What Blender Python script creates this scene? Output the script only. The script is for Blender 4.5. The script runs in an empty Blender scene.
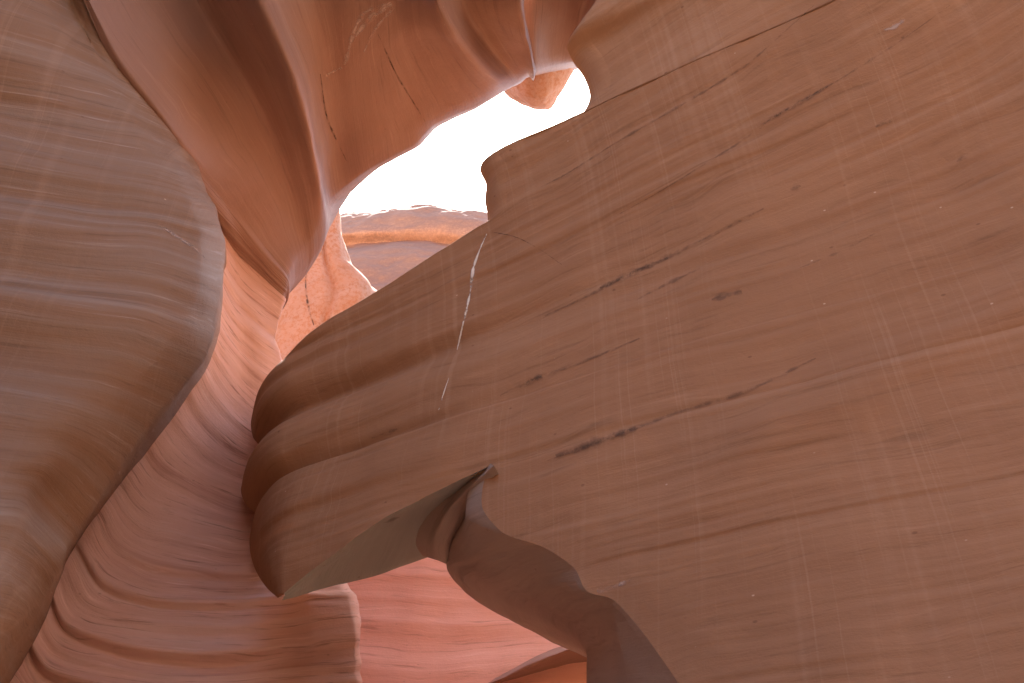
import bpy, math
import numpy as np
from mathutils import Vector
from mathutils.bvhtree import BVHTree

# ------------------------------------------------------------------ camera, sky, sun, exposure
scene = bpy.context.scene
PITCH = math.radians(37.5)
FPX = 887.0                                   # focal length in pixels of the 1024 px wide frame
CAM = np.array([0.0, 0.0, 1.6])
cam_data = bpy.data.cameras.new('camera')
cam_data.sensor_width = 36.0
cam_data.lens = FPX / 1024.0 * 36.0
cam_data.clip_start = 0.05
cam_data.clip_end = 2000
cam = bpy.data.objects.new('camera', cam_data)
scene.collection.objects.link(cam)
cam.location = CAM
cam.rotation_euler = (math.pi / 2 + PITCH, 0, 0)
scene.camera = cam

SUN_EL, SUN_AZ = math.radians(56), math.radians(-13)     # azimuth to the right of straight ahead (+Y)
world = bpy.data.worlds.new('World')
scene.world = world
world.use_nodes = True
wn = world.node_tree
sky = wn.nodes.new('ShaderNodeTexSky')
sky.sky_type = 'NISHITA'
sky.sun_disc = False
sky.sun_elevation = SUN_EL
sky.sun_rotation = SUN_AZ
sky.air_density = 1.0
sky.dust_density = 3.0
sky.ozone_density = 1.0
bg = wn.nodes['Background']
bg.inputs['Strength'].default_value = 0.13
wn.links.new(sky.outputs['Color'], bg.inputs['Color'])

sun_data = bpy.data.lights.new('sun', 'SUN')
sun_data.energy = 4.5
sun_data.angle = math.radians(0.5)
sun_data.color = (1.0, 0.94, 0.86)
sun = bpy.data.objects.new('sun', sun_data)
scene.collection.objects.link(sun)
sdir = Vector((math.sin(SUN_AZ) * math.cos(SUN_EL), math.cos(SUN_AZ) * math.cos(SUN_EL), math.sin(SUN_EL)))
sun.rotation_euler = (-sdir).to_track_quat('-Z', 'Y').to_euler()
sun.location = (0, 0, 60)

scene.view_settings.view_transform = 'Standard'
scene.view_settings.look = 'None'
scene.view_settings.gamma = 1.0
scene.view_settings.exposure = 2.48
scene.cycles.max_bounces = 10
scene.cycles.diffuse_bounces = 6
scene.cycles.use_denoising = True
scene.cycles.sample_clamp_indirect = 12

# ------------------------------------------------------------------ geometry helpers
CP, SP = math.cos(PITCH), math.sin(PITCH)


def ray(px, py):
    """World direction of a picture point; its length is one unit of depth."""
    cx, cy = (px - 512.0) / FPX, (341.5 - py) / FPX
    return np.array([cx, CP - cy * SP, SP + cy * CP])


def at(px, py, d):
    return CAM + ray(px, py) * d


class Upright:
    """A vertical plane through (x0, y0) whose horizontal runs along `h`; n points to the viewer."""

    def __init__(self, x0, y0, hx, hy, nx, ny):
        self.p = np.array([x0, y0]); self.h = np.array([hx, hy]); self.n = np.array([nx, ny])

    def hit(self, px, py, off=0.0):
        r = ray(px, py)
        q = self.p + self.n * off
        t = ((q - CAM[:2]) @ self.n) / (r[:2] @ self.n)
        return CAM + r * t

    def depth(self, px, py, off=0.0):
        r = ray(px, py)
        q = self.p + self.n * off
        return ((q - CAM[:2]) @ self.n) / (r[:2] @ self.n)


def spline(pts, ts):
    """Smooth curve through pts (n,...) at parameters ts in 0..n-1."""
    pts = np.asarray(pts, float)
    n = len(pts)
    m = np.empty_like(pts)
    if n > 2:
        a = pts[1:-1] - pts[:-2]; b = pts[2:] - pts[1:-1]
        ax = tuple(range(pts.ndim - 1, pts.ndim))
        la = np.sqrt((a ** 2).sum(axis=ax, keepdims=True)) + 1e-6
        lb = np.sqrt((b ** 2).sum(axis=ax, keepdims=True)) + 1e-6
        # Bessel tangent scaled so neither side overshoots
        m[1:-1] = (a / la * lb + b / lb * la) / (la + lb) * 2 * np.minimum(la, lb) / 2 * 1.0
        m[0] = pts[1] - pts[0]; m[-1] = pts[-1] - pts[-2]
    else:
        m[:] = pts[1] - pts[0]
    i = np.clip(np.floor(ts).astype(int), 0, n - 2)
    f = (ts - i).reshape((-1,) + (1,) * (pts.ndim - 1))
    h00 = 2 * f ** 3 - 3 * f ** 2 + 1; h10 = f ** 3 - 2 * f ** 2 + f
    h01 = -2 * f ** 3 + 3 * f ** 2; h11 = f ** 3 - f ** 2
    return h00 * pts[i] + h10 * m[i] + h01 * pts[i + 1] + h11 * m[i + 1]


def even_ts(pts, n):
    """Parameters spread so that samples are roughly evenly spaced along the mean curve."""
    pts = np.asarray(pts, float)
    seg = np.sqrt(((pts[1:] - pts[:-1]) ** 2).sum(-1))
    while seg.ndim > 1:
        seg = seg.mean(-1)
    seg = np.maximum(seg, seg.mean() * 0.15)
    acc = np.concatenate([[0], np.cumsum(seg)])
    return np.interp(np.linspace(0, acc[-1], n), acc, np.arange(len(acc)))


def loft(rows, nu, nv):
    """rows: R x N x 3 control points -> nv x nu x 3 dense grid."""
    rows = np.asarray(rows, float)
    tu = even_ts(np.swapaxes(rows, 0, 1), nu)
    a = spline(np.swapaxes(rows, 0, 1), tu)            # nu x R x 3
    a = np.swapaxes(a, 0, 1)                           # R x nu x 3
    tv = even_ts(a, nv)
    loft.rows_at = tv                                  # which control row each grid row lies on
    return spline(a, tv)


_tab = np.random.RandomState(7).rand(64, 64, 64)


def noise3(p, seed=0):
    p = np.asarray(p, float) + seed * 17.31
    i = np.floor(p).astype(int); f = p - i
    f = f * f * f * (f * (f * 6 - 15) + 10)
    o = 0
    for dx in (0, 1):
        for dy in (0, 1):
            for dz in (0, 1):
                w = (f[..., 0] if dx else 1 - f[..., 0]) * (f[..., 1] if dy else 1 - f[..., 1]) * (f[..., 2] if dz else 1 - f[..., 2])
                o = o + w * _tab[(i[..., 0] + dx) & 63, (i[..., 1] + dy) & 63, (i[..., 2] + dz) & 63]
    return o * 2 - 1


def fbm(p, oct=3, seed=0):
    s, a, o = 0, 1.0, np.asarray(p, float)
    for k in range(oct):
        s = s + a * noise3(o, seed + k); a *= 0.5; o = o * 2.03
    return s


def stack(u, v, fu, fv, seed):
    """Noise drawn out along the beds: a function of the surface's own bed coordinates."""
    return noise3(np.stack([u * fu, v * fv, np.zeros_like(u)], -1), seed)


def grid_normals(g):
    du = np.gradient(g, axis=1); dv = np.gradient(g, axis=0)
    n = np.cross(du, dv)
    n /= np.linalg.norm(n, axis=-1, keepdims=True) + 1e-9
    return n


def bed_uv(g):
    """Bed coordinates in metres: along the rows and across them."""
    u = np.concatenate([[0], np.cumsum(np.linalg.norm(np.diff(g, axis=1), axis=-1).mean(0))])
    v = np.concatenate([[0], np.cumsum(np.linalg.norm(np.diff(g, axis=0), axis=-1).mean(1))])
    return np.meshgrid(u, v)


GRIDS = {}


class Sheet:
    def __init__(self, g, uv=None):
        self.g = np.asarray(g, float)
        self.u, self.v = uv if uv is not None else bed_uv(self.g)

    def facing(self):
        n = grid_normals(self.g)
        s = np.sign((n * (CAM - self.g)).sum(-1).mean())
        return n * (s if s != 0 else 1)

    def swell(self, f):
        """Push the surface along its normal by f(u, v, point) metres."""
        self.g = self.g + self.facing() * f(self.u, self.v, self.g)[..., None]
        return self


def mesh_of(name, sheets, mat, parent=None, thick=0.0):
    vs, fs, uvs, off = [], [], [], 0
    for s in sheets:
        nv, nu = s.g.shape[:2]
        vs.append(s.g.reshape(-1, 3))
        idx = np.arange(nv * nu).reshape(nv, nu) + off
        q = np.stack([idx[:-1, :-1], idx[:-1, 1:], idx[1:, 1:], idx[1:, :-1]], -1).reshape(-1, 4)
        n = grid_normals(s.g)
        if (n * (CAM - s.g)).sum(-1).mean() < 0:
            q = q[:, ::-1]
        fs.append(q)
        uvs.append(np.stack([s.u, s.v], -1).reshape(-1, 2))
        off += nv * nu
    V = np.concatenate(vs); F = np.concatenate(fs); UV = np.concatenate(uvs)
    me = bpy.data.meshes.new(name)
    me.vertices.add(len(V)); me.vertices.foreach_set('co', V.astype(np.float32).ravel())
    me.loops.add(len(F) * 4); me.loops.foreach_set('vertex_index', F.astype(np.int32).ravel())
    me.polygons.add(len(F))
    me.polygons.foreach_set('loop_start', np.arange(0, len(F) * 4, 4, dtype=np.int32))
    me.polygons.foreach_set('loop_total', np.full(len(F), 4, dtype=np.int32))
    uvl = me.uv_layers.new(name='beds')
    uvl.data.foreach_set('uv', UV[F.ravel()].astype(np.float32).ravel())
    me.update(calc_edges=True); me.validate()
    me.polygons.foreach_set('use_smooth', np.ones(len(me.polygons), dtype=bool))
    o = bpy.data.objects.new(name, me)
    scene.collection.objects.link(o)
    me.materials.append(mat)
    if parent is not None:
        o.parent = parent
    return o


def thing(name, label, cat, loc=(0, 0, 0), group=None):
    o = bpy.data.objects.new(name, None)
    scene.collection.objects.link(o)
    return tag(o, label, cat, group)


def tag(o, label, cat, group=None, kind='thing'):
    o['label'] = label; o['category'] = cat; o['kind'] = kind
    if group:
        o['group'] = group
    return o


# ------------------------------------------------------------------ sandstone
def sandstone(name, cols, lam=0.35, broad=1.1, fine=26.0, streak=0.0, streak_col=(0.62, 0.42, 0.30), warp=0.12,
              bump=0.35, dark=0.3, pits=0.25, patina=None, patina_amt=0.0, band=0.5, along=(-0.857, 0.515), rough=0.92, spec=0.12, sun_dim_crust=False):
    m = bpy.data.materials.new(name)
    m.use_nodes = True
    nt = m.node_tree; N = nt.nodes; L = nt.links
    bs = N['Principled BSDF']
    bs.inputs['Roughness'].default_value = rough
    bs.inputs['Specular IOR Level'].default_value = spec
    uv = N.new('ShaderNodeUVMap'); uv.uv_map = 'beds'
    tc = N.new('ShaderNodeTexCoord')

    def nz(vec, scale, detail=3, rough=0.55):
        n = N.new('ShaderNodeTexNoise')
        n.inputs['Scale'].default_value = scale; n.inputs['Detail'].default_value = detail
        n.inputs['Roughness'].default_value = rough
        L.new(vec, n.inputs['Vector'])
        return n.outputs['Fac']

    def vmul(vec, s):
        n = N.new('ShaderNodeVectorMath'); n.operation = 'MULTIPLY'
        L.new(vec, n.inputs[0]); n.inputs[1].default_value = s
        return n.outputs[0]

    def math_(op, a, b=None, clamp=False):
        n = N.new('ShaderNodeMath'); n.operation = op; n.use_clamp = clamp
        for k, x in enumerate((a, b)):
            if x is None: continue
            if isinstance(x, (int, float)): n.inputs[k].default_value = x
            else: L.new(x, n.inputs[k])
        return n.outputs[0]

    def rng(x, a, b, c=0.0, d=1.0):
        n = N.new('ShaderNodeMapRange'); n.interpolation_type = 'SMOOTHSTEP'
        L.new(x, n.inputs['Value'])
        n.inputs['From Min'].default_value = a; n.inputs['From Max'].default_value = b
        n.inputs['To Min'].default_value = c; n.inputs['To Max'].default_value = d
        return n.outputs['Result']

    def mix(f, a, b, mode='MIX'):
        n = N.new('ShaderNodeMix'); n.data_type = 'RGBA'; n.blend_type = mode
        if isinstance(f, float): n.inputs[0].default_value = f
        else: L.new(f, n.inputs[0])
        for k, x in ((6, a), (7, b)):
            if isinstance(x, tuple): n.inputs[k].default_value = x + (1.0,) if len(x) == 3 else x
            else: L.new(x, n.inputs[k])
        return n.outputs[2]

    obj = tc.outputs['Object']
    # bed coordinates, gently warped
    w = N.new('ShaderNodeCombineXYZ')
    wn_ = math_('MULTIPLY', math_('SUBTRACT', nz(obj, 0.9, 2), 0.5), warp * 2)
    L.new(wn_, w.inputs['Y'])
    add = N.new('ShaderNodeVectorMath'); add.operation = 'ADD'
    L.new(uv.outputs['UV'], add.inputs[0]); L.new(w.outputs[0], add.inputs[1])
    beds = add.outputs[0]
    b1 = nz(vmul(beds, (0.10, broad, 1)), 1.0, 3)
    b2 = nz(vmul(beds, (0.22, broad * 5, 1)), 1.0, 3)
    b3 = nz(vmul(beds, (0.7, fine, 1)), 1.0, 4, 0.65)
    b4 = nz(vmul(beds, (2.5, fine * 3.2, 1)), 1.0, 3, 0.7)
    ramp = N.new('ShaderNodeValToRGB')
    el = ramp.color_ramp.elements
    while len(el) < len(cols): el.new(0.5)
    for k, c in enumerate(cols):
        el[k].position = 0.28 + 0.44 * k / (len(cols) - 1); el[k].color = tuple(c) + (1,)
    L.new(math_('ADD', math_('MULTIPLY', b1, 1 - band), math_('MULTIPLY', b2, band)), ramp.inputs[0])
    col = ramp.outputs[0]
    # thin laminae
    lamf = math_('ADD', math_('MULTIPLY', b3, 0.6), math_('MULTIPLY', b4, 0.4))
    col = mix(rng(lamf, 0.47, 0.34, 0, lam), col, tuple(x * 0.55 for x in cols[0]))
    col = mix(rng(lamf, 0.54, 0.70, 0, lam), col, tuple(min(1, x * 1.25) for x in cols[-1]))
    # dark varnish along some beds
    dv = math_('MULTIPLY', rng(nz(vmul(beds, (0.9, 7.0, 1)), 1.0, 5, 0.65), 0.60, 0.72), rng(nz(obj, 1.1, 3), 0.5, 0.62))
    col = mix(math_('MULTIPLY', dv, dark), col, (0.10, 0.06, 0.045))
    # blotches
    bl = nz(obj, 2.1, 5, 0.6)
    col = mix(rng(bl, 0.35, 0.65, 0.0, 0.35), col, mix(0.5, col, tuple(cols[len(cols) // 2])), 'MIX')
    col = mix(rng(nz(obj, 0.55, 4), 0.46, 0.66, 0, 0.30), col, tuple(x * 0.72 for x in cols[1]))
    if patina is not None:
        if sun_dim_crust:                                      # weathering crust, darkened on upward faces to hold down the sun's glare
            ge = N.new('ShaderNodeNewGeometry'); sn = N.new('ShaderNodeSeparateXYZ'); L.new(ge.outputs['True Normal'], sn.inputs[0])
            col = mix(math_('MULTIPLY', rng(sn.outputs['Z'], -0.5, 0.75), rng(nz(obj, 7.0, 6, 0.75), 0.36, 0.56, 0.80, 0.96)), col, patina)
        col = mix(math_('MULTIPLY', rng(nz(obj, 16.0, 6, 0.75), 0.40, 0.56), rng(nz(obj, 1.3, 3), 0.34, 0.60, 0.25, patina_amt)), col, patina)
    if streak > 0:
        # thin runs of pale dust washed straight down the face
        dt = N.new('ShaderNodeVectorMath'); dt.operation = 'DOT_PRODUCT'
        L.new(obj, dt.inputs[0]); dt.inputs[1].default_value = (along[0], along[1], 0.0)
        sx = N.new('ShaderNodeSeparateXYZ'); L.new(obj, sx.inputs[0])
        wav = math_('MULTIPLY', math_('SUBTRACT', nz(vmul(obj, (0.3, 0.3, 0.5)), 1.0, 1), 0.5), 0.22)
        cb = N.new('ShaderNodeCombineXYZ')
        L.new(math_('ADD', dt.outputs['Value'], wav), cb.inputs['X']); L.new(sx.outputs['Z'], cb.inputs['Y'])
        s1 = nz(vmul(cb.outputs[0], (13, 0.22, 0)), 1.0, 2, 0.5)
        s2 = nz(vmul(cb.outputs[0], (46, 0.35, 0)), 1.0, 2, 0.55)
        msk = rng(nz(vmul(cb.outputs[0], (1.3, 0.3, 0)), 1.0, 3), 0.36, 0.60)
        st = math_('MULTIPLY', math_('MAXIMUM', math_('MULTIPLY', rng(s1, 0.52, 0.74), 0.55), math_('MULTIPLY', rng(s2, 0.55, 0.72), 0.55)), msk)
        col = mix(math_('MULTIPLY', st, streak), col, streak_col)
    if pits > 0:
        vo = N.new('ShaderNodeTexVoronoi'); vo.inputs['Scale'].default_value = 7.0
        L.new(vmul(obj, (1, 1, 1.6)), vo.inputs['Vector'])
        sep = N.new('ShaderNodeSeparateColor'); L.new(vo.outputs['Color'], sep.inputs[0])
        spot = math_('MULTIPLY', rng(vo.outputs['Distance'], 0.12, 0.05), math_('GREATER_THAN', sep.outputs[0], 0.88))
        col = mix(math_('MULTIPLY', spot, pits), col, (0.16, 0.08, 0.05))
        spot2 = math_('MULTIPLY', rng(vo.outputs['Distance'], 0.07, 0.03), math_('LESS_THAN', sep.outputs[0], 0.10))
        col = mix(math_('MULTIPLY', spot2, pits * 1.6), col, (0.70, 0.55, 0.42))
    L.new(col, bs.inputs['Base Color'])
    gr = nz(obj, 90.0, 4, 0.7)
    hgt = math_('ADD', math_('MULTIPLY', lamf, 0.8), math_('ADD', math_('MULTIPLY', gr, 0.16), math_('MULTIPLY', nz(obj, 11.0, 7, 0.68), 0.7)))
    bp = N.new('ShaderNodeBump')
    bp.inputs['Strength'].default_value = bump; bp.inputs['Distance'].default_value = 0.03
    L.new(hgt, bp.inputs['Height']); L.new(bp.outputs['Normal'], bs.inputs['Normal'])
    return m


def plain(name, col, rough=0.9):
    m = bpy.data.materials.new(name); m.use_nodes = True
    N = m.node_tree.nodes; L = m.node_tree.links
    b = N['Principled BSDF']; b.inputs['Roughness'].default_value = rough; b.inputs['Specular IOR Level'].default_value = 0.1
    n = N.new('ShaderNodeTexNoise'); n.inputs['Scale'].default_value = 14; n.inputs['Detail'].default_value = 5
    r = N.new('ShaderNodeValToRGB')
    r.color_ramp.elements[0].position = 0.3; r.color_ramp.elements[1].position = 0.7
    r.color_ramp.elements[0].color = tuple(x * 0.7 for x in col) + (1,); r.color_ramp.elements[1].color = tuple(min(1, x * 1.2) for x in col) + (1,)
    tc = N.new('ShaderNodeTexCoord'); L.new(tc.outputs['Object'], n.inputs['Vector'])
    L.new(n.outputs['Fac'], r.inputs[0]); L.new(r.outputs[0], b.inputs['Base Color'])
    return m


BROWN = [(0.33, 0.172, 0.094), (0.395, 0.212, 0.12), (0.425, 0.236, 0.136), (0.46, 0.27, 0.165)]
PINK = [(0.42, 0.19, 0.13), (0.68, 0.41, 0.32), (0.74, 0.47, 0.38), (0.78, 0.57, 0.49)]
M_brown = sandstone('brown_sandstone', BROWN, lam=0.40, broad=0.9, fine=11, streak=0.5, streak_col=(0.56, 0.37, 0.25), dark=0.45, pits=0.5, bump=0.3)
M_left = sandstone('tan_sandstone', [(0.22, 0.118, 0.066), (0.28, 0.158, 0.092), (0.30, 0.20, 0.145), (0.41, 0.345, 0.305)], lam=0.5, rough=0.7, spec=0.25, along=(0.934, 0.358), broad=1.6, fine=17, streak=0.25, dark=0.2, pits=0.4, bump=0.32, band=0.6, warp=0.05)
M_pink = sandstone('pink_sandstone', PINK, lam=0.7, broad=1.6, fine=20, dark=0.35, pits=0.3, bump=0.4, band=0.65)  # the overhang's own stone, coloured lighter and pinker to carry bounced sunlight
M_ceil = sandstone('orange_sandstone', [(0.28, 0.15, 0.105), (0.32, 0.178, 0.125), (0.345, 0.20, 0.143), (0.42, 0.265, 0.20)], rough=0.65, spec=0.3, lam=0.45, broad=1.0, fine=14, dark=0.2, pits=0.2, bump=0.32)  # same stone as the pink wall, darkened to carry the overhang's shade
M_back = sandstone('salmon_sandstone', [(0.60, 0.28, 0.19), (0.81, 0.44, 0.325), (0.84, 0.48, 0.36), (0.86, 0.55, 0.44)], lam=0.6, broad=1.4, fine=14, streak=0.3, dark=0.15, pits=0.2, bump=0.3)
M_far = sandstone('bright_sandstone', [(0.46, 0.22, 0.12), (0.52, 0.27, 0.155), (0.55, 0.30, 0.19), (0.58, 0.35, 0.24)], lam=0.2, broad=0.5, fine=3, dark=0.3, pits=0.0, bump=0.6, patina=(0.25, 0.135, 0.10), patina_amt=0.5, warp=0.3, sun_dim_crust=True)
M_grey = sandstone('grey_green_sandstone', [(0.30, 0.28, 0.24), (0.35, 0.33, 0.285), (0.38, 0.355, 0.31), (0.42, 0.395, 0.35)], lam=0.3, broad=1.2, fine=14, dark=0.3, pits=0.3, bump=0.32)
M_dim = sandstone('umber_sandstone', [(0.36, 0.27, 0.215), (0.43, 0.33, 0.27), (0.48, 0.37, 0.305), (0.53, 0.41, 0.345)], lam=0.3, broad=1.4, fine=8, dark=0.25, pits=0.2, bump=0.32)
M_cliff = sandstone('orange_cliff', [(0.38, 0.165, 0.085), (0.44, 0.20, 0.11), (0.47, 0.23, 0.135), (0.50, 0.28, 0.19)], lam=0.2, broad=0.6, fine=3, dark=0.2, pits=0.0, bump=0.5, patina=(0.56, 0.39, 0.32), patina_amt=0.5, warp=0.3)
M_rim = sandstone('pale_sandstone', [(0.42, 0.30, 0.22), (0.48, 0.35, 0.265), (0.52, 0.39, 0.30)], lam=0.2, bump=0.3, dark=0.1, pits=0.0)
PLATEAU = 10.5
M_sand = sandstone('sand', [(0.46, 0.33, 0.24), (0.50, 0.37, 0.275), (0.54, 0.40, 0.30)], lam=0.1, bump=0.3, dark=0.0, pits=0.0)

# ------------------------------------------------------------------ ground
# sandy slot floor at z = 0 with the plateau all round it
FLOOR = np.array([(-7, 0.5), (-5.5, -2.0), (-2.5, -3.6), (0.5, -4.0), (3.5, -4.6), (8, -6), (11, -4), (10, 0.8), (8, 2.4), (4, 5.2), (2.8, 7.0), (3.2, 9.0),
                  (3.0, 11.0), (2.0, 14.5), (-1, 17.5), (-6, 17.5), (-8, 13), (-6.5, 8.5), (-7.5, 4)], float)


def outside(p):
    d = np.full(p.shape[:2], 1e9); ins = np.zeros(p.shape[:2], bool)
    for a, b in zip(FLOOR, np.roll(FLOOR, -1, 0)):
        e = b - a
        t = np.clip(((p - a) @ e) / (e @ e), 0, 1)
        d = np.minimum(d, np.linalg.norm(p - a - t[..., None] * e, axis=-1))
        c = (a[1] > p[..., 1]) != (b[1] > p[..., 1])
        ins ^= c & (p[..., 0] < (b[0] - a[0]) * (p[..., 1] - a[1]) / (b[1] - a[1] + 1e-12) + a[0])
    return np.where(ins, -d, d)


gg = np.stack(np.meshgrid(np.concatenate([np.linspace(-400, -16, 24), np.linspace(-15, 15, 150), np.linspace(16, 400, 24)]),
                          np.concatenate([np.linspace(-400, -12, 24), np.linspace(-11, 24, 170), np.linspace(26, 400, 24)])), -1)
gp3 = np.concatenate([gg, np.zeros(gg.shape[:2] + (1,))], -1)
gt = np.clip(outside(gg + 0.25 * np.stack([noise3(gp3 * 0.5, 2), noise3(gp3 * 0.5, 4)], -1)) / 1.2, 0, 1)
gz = 0.06 * fbm(gp3 * 0.6, 3) + gt * gt * (3 - 2 * gt) * (PLATEAU + 0.35 * fbm(gp3 * 0.15, 3))
ground = mesh_of('ground', [Sheet(np.concatenate([gg, gz[..., None]], -1))], M_sand)
ground['kind'] = 'structure'

# ------------------------------------------------------------------ right wall with its layered nose
PA = Upright(0, 5, -0.857, 0.515, -0.515, -0.857)
Z_CREASE = PA.hit(490, 470)[2]
LIP = [(278, 597), (300, 581), (330, 561), (365, 538), (400, 516), (430, 499), (460, 484), (492, 469)]
lip_pts = None


def lean(z):
    return 0.17 * np.clip(z - 5.6, 0, 5.0) ** 1.55 + 0.09 * np.maximum(4.6 - z, 0) ** 2


def lean_hit(px, py, off):
    P = PA.hit(px, py, off)
    for _ in range(8):
        P = PA.hit(px, py, off + float(lean(P[2])))
    return P


def wall_off(x, z):
    """How far the big face stands out from its plane: leaning out at the top, sweeping out at the foot."""
    o = 0.0
    p = np.stack([x * 0.33, np.zeros_like(x), z * 0.3], -1)
    o = o + 0.10 * noise3(p, 3) * np.clip((x + 1.2) / 1.5, 0, 1)
    # a broad shallow scoop and a soft diagonal swell on the right
    o = o - 0.22 * np.exp(-(((x - 2.6) / 1.1) ** 2 + ((z - 5.2) / 1.6) ** 2))
    t = z - 4.1 - 0.42 * (x - 1.3)
    o = o + 0.05 * np.exp(-(t / 0.22) ** 2) * np.clip((x - 0.6) / 0.8, 0, 1)
    return o


lip_pts = np.array([lean_hit(p[0], p[1], 0.0) for p in LIP])

# (picture x, y of the left outline, rounding radius, how far the bed stands out)
SIL = [
    (790, -445, 0.3, 0.10), (755, -360, 0.3, 0.10),    (700, -230, 0.3, 0.10), (660, -120, 0.3, 0.10), (640, -60, 0.3, 0.08), (600, 3, 0.22, 0.05), (588, 20, 0.16, 0.05), (567, 47, 0.12, 0.06),
    (573, 61, 0.12, -0.02), (584, 77, 0.12, -0.05), (590, 98, 0.12, -0.04), (577, 122, 0.12, 0.0), (541, 138.5, 0.12, 0.03),
    (500, 156, 0.12, 0.04), (480, 168, 0.12, 0.04), (486, 184, 0.14, 0.02), (485, 200, 0.14, 0.0), (487, 224, 0.12, 0.0),
    (462, 242, 0.12, 0.0), (430, 264, 0.13, 0.0), (385, 296, 0.15, 0.0), (340, 327, 0.17, 0.0), (308, 349, 0.20, 0.0), (284, 371, 0.24, -0.01),
    (268, 391, 0.32, -0.03), (256, 407, 0.40, 0.01), (251, 421, 0.46, 0.03), (253, 437, 0.44, 0.04), (267, 457, 0.42, -0.08),
    (251, 471, 0.48, 0.00), (241, 489, 0.52, 0.045), (247, 506, 0.48, 0.03), (262, 518, 0.45, -0.065),
    (251, 532, 0.6, 0.0), (250, 550, 0.55, 0.05), (256, 571, 0.38, 0.05), (267, 588, 0.2, 0.03), (278, 598, 0.05, 0.0)]
SIL = np.array(SIL, float)


def row_start(s):
    px, py, r, off = s
    return lean_hit(px, py, off - r)


def nose_row(s, x_end, n_back=22, n_bend=56, n_face=150, z=None):
    px, py, r, off = s
    S = lean_hit(px, py, off - r)
    z = S[2]
    off = off + float(lean(z))
    rh = ray(px, py)[:2]; rh = rh / np.linalg.norm(rh)
    h = PA.h
    # main line at this height
    a = (S[:2] - PA.p) @ h                       # position along the plane (positive to the left)
    M = PA.p + h * (a - 1.9 * r) + PA.n * off
    k = 0.62 * r
    P0, P1, P2, P3 = S[:2], S[:2] - rh * k, M + h * k * 1.3, M
    t = np.linspace(0, 1, n_bend)[:, None]
    bend = (1 - t) ** 3 * P0 + 3 * (1 - t) ** 2 * t * P1 + 3 * (1 - t) * t * t * P2 + t ** 3 * P3
    deep = float(np.clip(0.04 + 1.0 * (z - 3.95), 0.04, 1.3))
    B3 = S[:2] + rh * deep - h * deep * 0.7
    t = np.linspace(1, 0, n_back, endpoint=False)[:, None]
    q = min(r, deep * 0.5)
    Q1, Q2 = S[:2] + rh * 0.7 * q, S[:2] + rh * 1.5 * q - h * 0.35 * q
    back = (1 - t) ** 3 * P0 + 3 * (1 - t) ** 2 * t * Q1 + 3 * (1 - t) * t * t * Q2 + t ** 3 * B3
    if x_end is None:
        t = np.linspace(0, 1, n_face + 1)[1:, None] ** 1.35
        run = (a - 1.9 * r + 9.5) * t
        keep = 0.05 + 0.95 * np.exp(-(run / 1.5) ** 1.2)
        ln = float(lean(z))
        face = PA.p + h * (a - 1.9 * r) - h * run + PA.n * (ln + (off - ln) * keep)
        xy = np.concatenate([back, bend, face])
    else:
        lp = np.array([np.interp(z, lip_pts[:, 2], lip_pts[:, k]) for k in (0, 1)])
        # shrink the bend so that it ends on the lip
        a_l = (lp - PA.p) @ h
        target = PA.p + h * a_l + PA.n * off
        dist = max((M - target) @ h, 0)
        if dist > 0:
            t = np.linspace(0, 1, n_face + 1)[1:, None]
            xy = np.concatenate([back, bend, M + (target - M) * t])
        else:
            # lip lies inside the rounded end: keep only the curve up to there
            al = (bend - PA.p) @ h
            k = max(0.05, float(np.interp(-a_l, -al, np.arange(n_bend))))
            tt = np.linspace(0, k, n_bend + n_face)
            xy = np.concatenate([back, np.stack([np.interp(tt, np.arange(n_bend), bend[:, c]) for c in (0, 1)], -1)])
    zc = np.full((len(xy), 1), z)
    zc[:n_back, 0] += 0.75 * np.linalg.norm(back - S[:2], axis=1)
    return np.concatenate([xy, zc], -1)


tz = even_ts(np.array([row_start(s) for s in SIL])[:, 1:], 560)
dense = spline(SIL, tz)
zs = np.array([row_start(s)[2] for s in dense])
print('nose z span', zs[0], zs[-1], 'crease', Z_CREASE, 'monotone breaks', int((np.diff(zs) > 0).sum()))
order = np.argsort(-zs, kind='stable')
dense = dense[order]; zs = zs[order]


def bed_height(g):
    """Height across the beds: level at the crease and tilting up to the right above it."""
    return g[..., 2] - 0.055 * np.clip(g[..., 2] - 4.45, 0, 5) * (g[..., 0] + 0.5)


def beds_coords(g):
    x = np.concatenate([np.zeros((g.shape[0], 1)), np.cumsum(np.linalg.norm(np.diff(g, axis=1), axis=-1), axis=1)], 1)
    return x - x[:, 60:61], bed_height(g)


LAYER = lambda x, z, amp, f, seed: amp * stack(x, z, 0.25, f, seed)


def face_relief(p):
    x, z = p[..., 0], p[..., 2]
    left = np.clip((0.9 - x) / 1.8, 0.15, 1)
    zz = bed_height(p) + 0.05 * noise3(p * 0.7, 5)
    o = wall_off(x, z)
    o = o + left * 0.014 * stack(x, zz, 0.3, 4.2, 11) + (0.3 + 0.7 * left) * 0.014 * stack(x, zz, 0.35, 10, 12)
    o = o + (0.5 + 0.5 * left) * 0.009 * np.abs(stack(x, zz, 0.25, 5.5, 14)) - 0.005 * np.abs(stack(x, zz, 0.5, 20, 15))
    return o + 0.005 * stack(x, zz, 0.8, 26, 13) + 0.014 * fbm(p * 1.6, 4, 8)


def dress_face(s):
    n = np.zeros_like(s.g); n[..., 0] = PA.n[0]; n[..., 1] = PA.n[1]
    bend = np.clip((np.arange(s.g.shape[1]) - 24) / 50.0, 0, 1)[None, :]
    s.g = s.g + n * (face_relief(s.g) * bend)[..., None]
    return s


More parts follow.
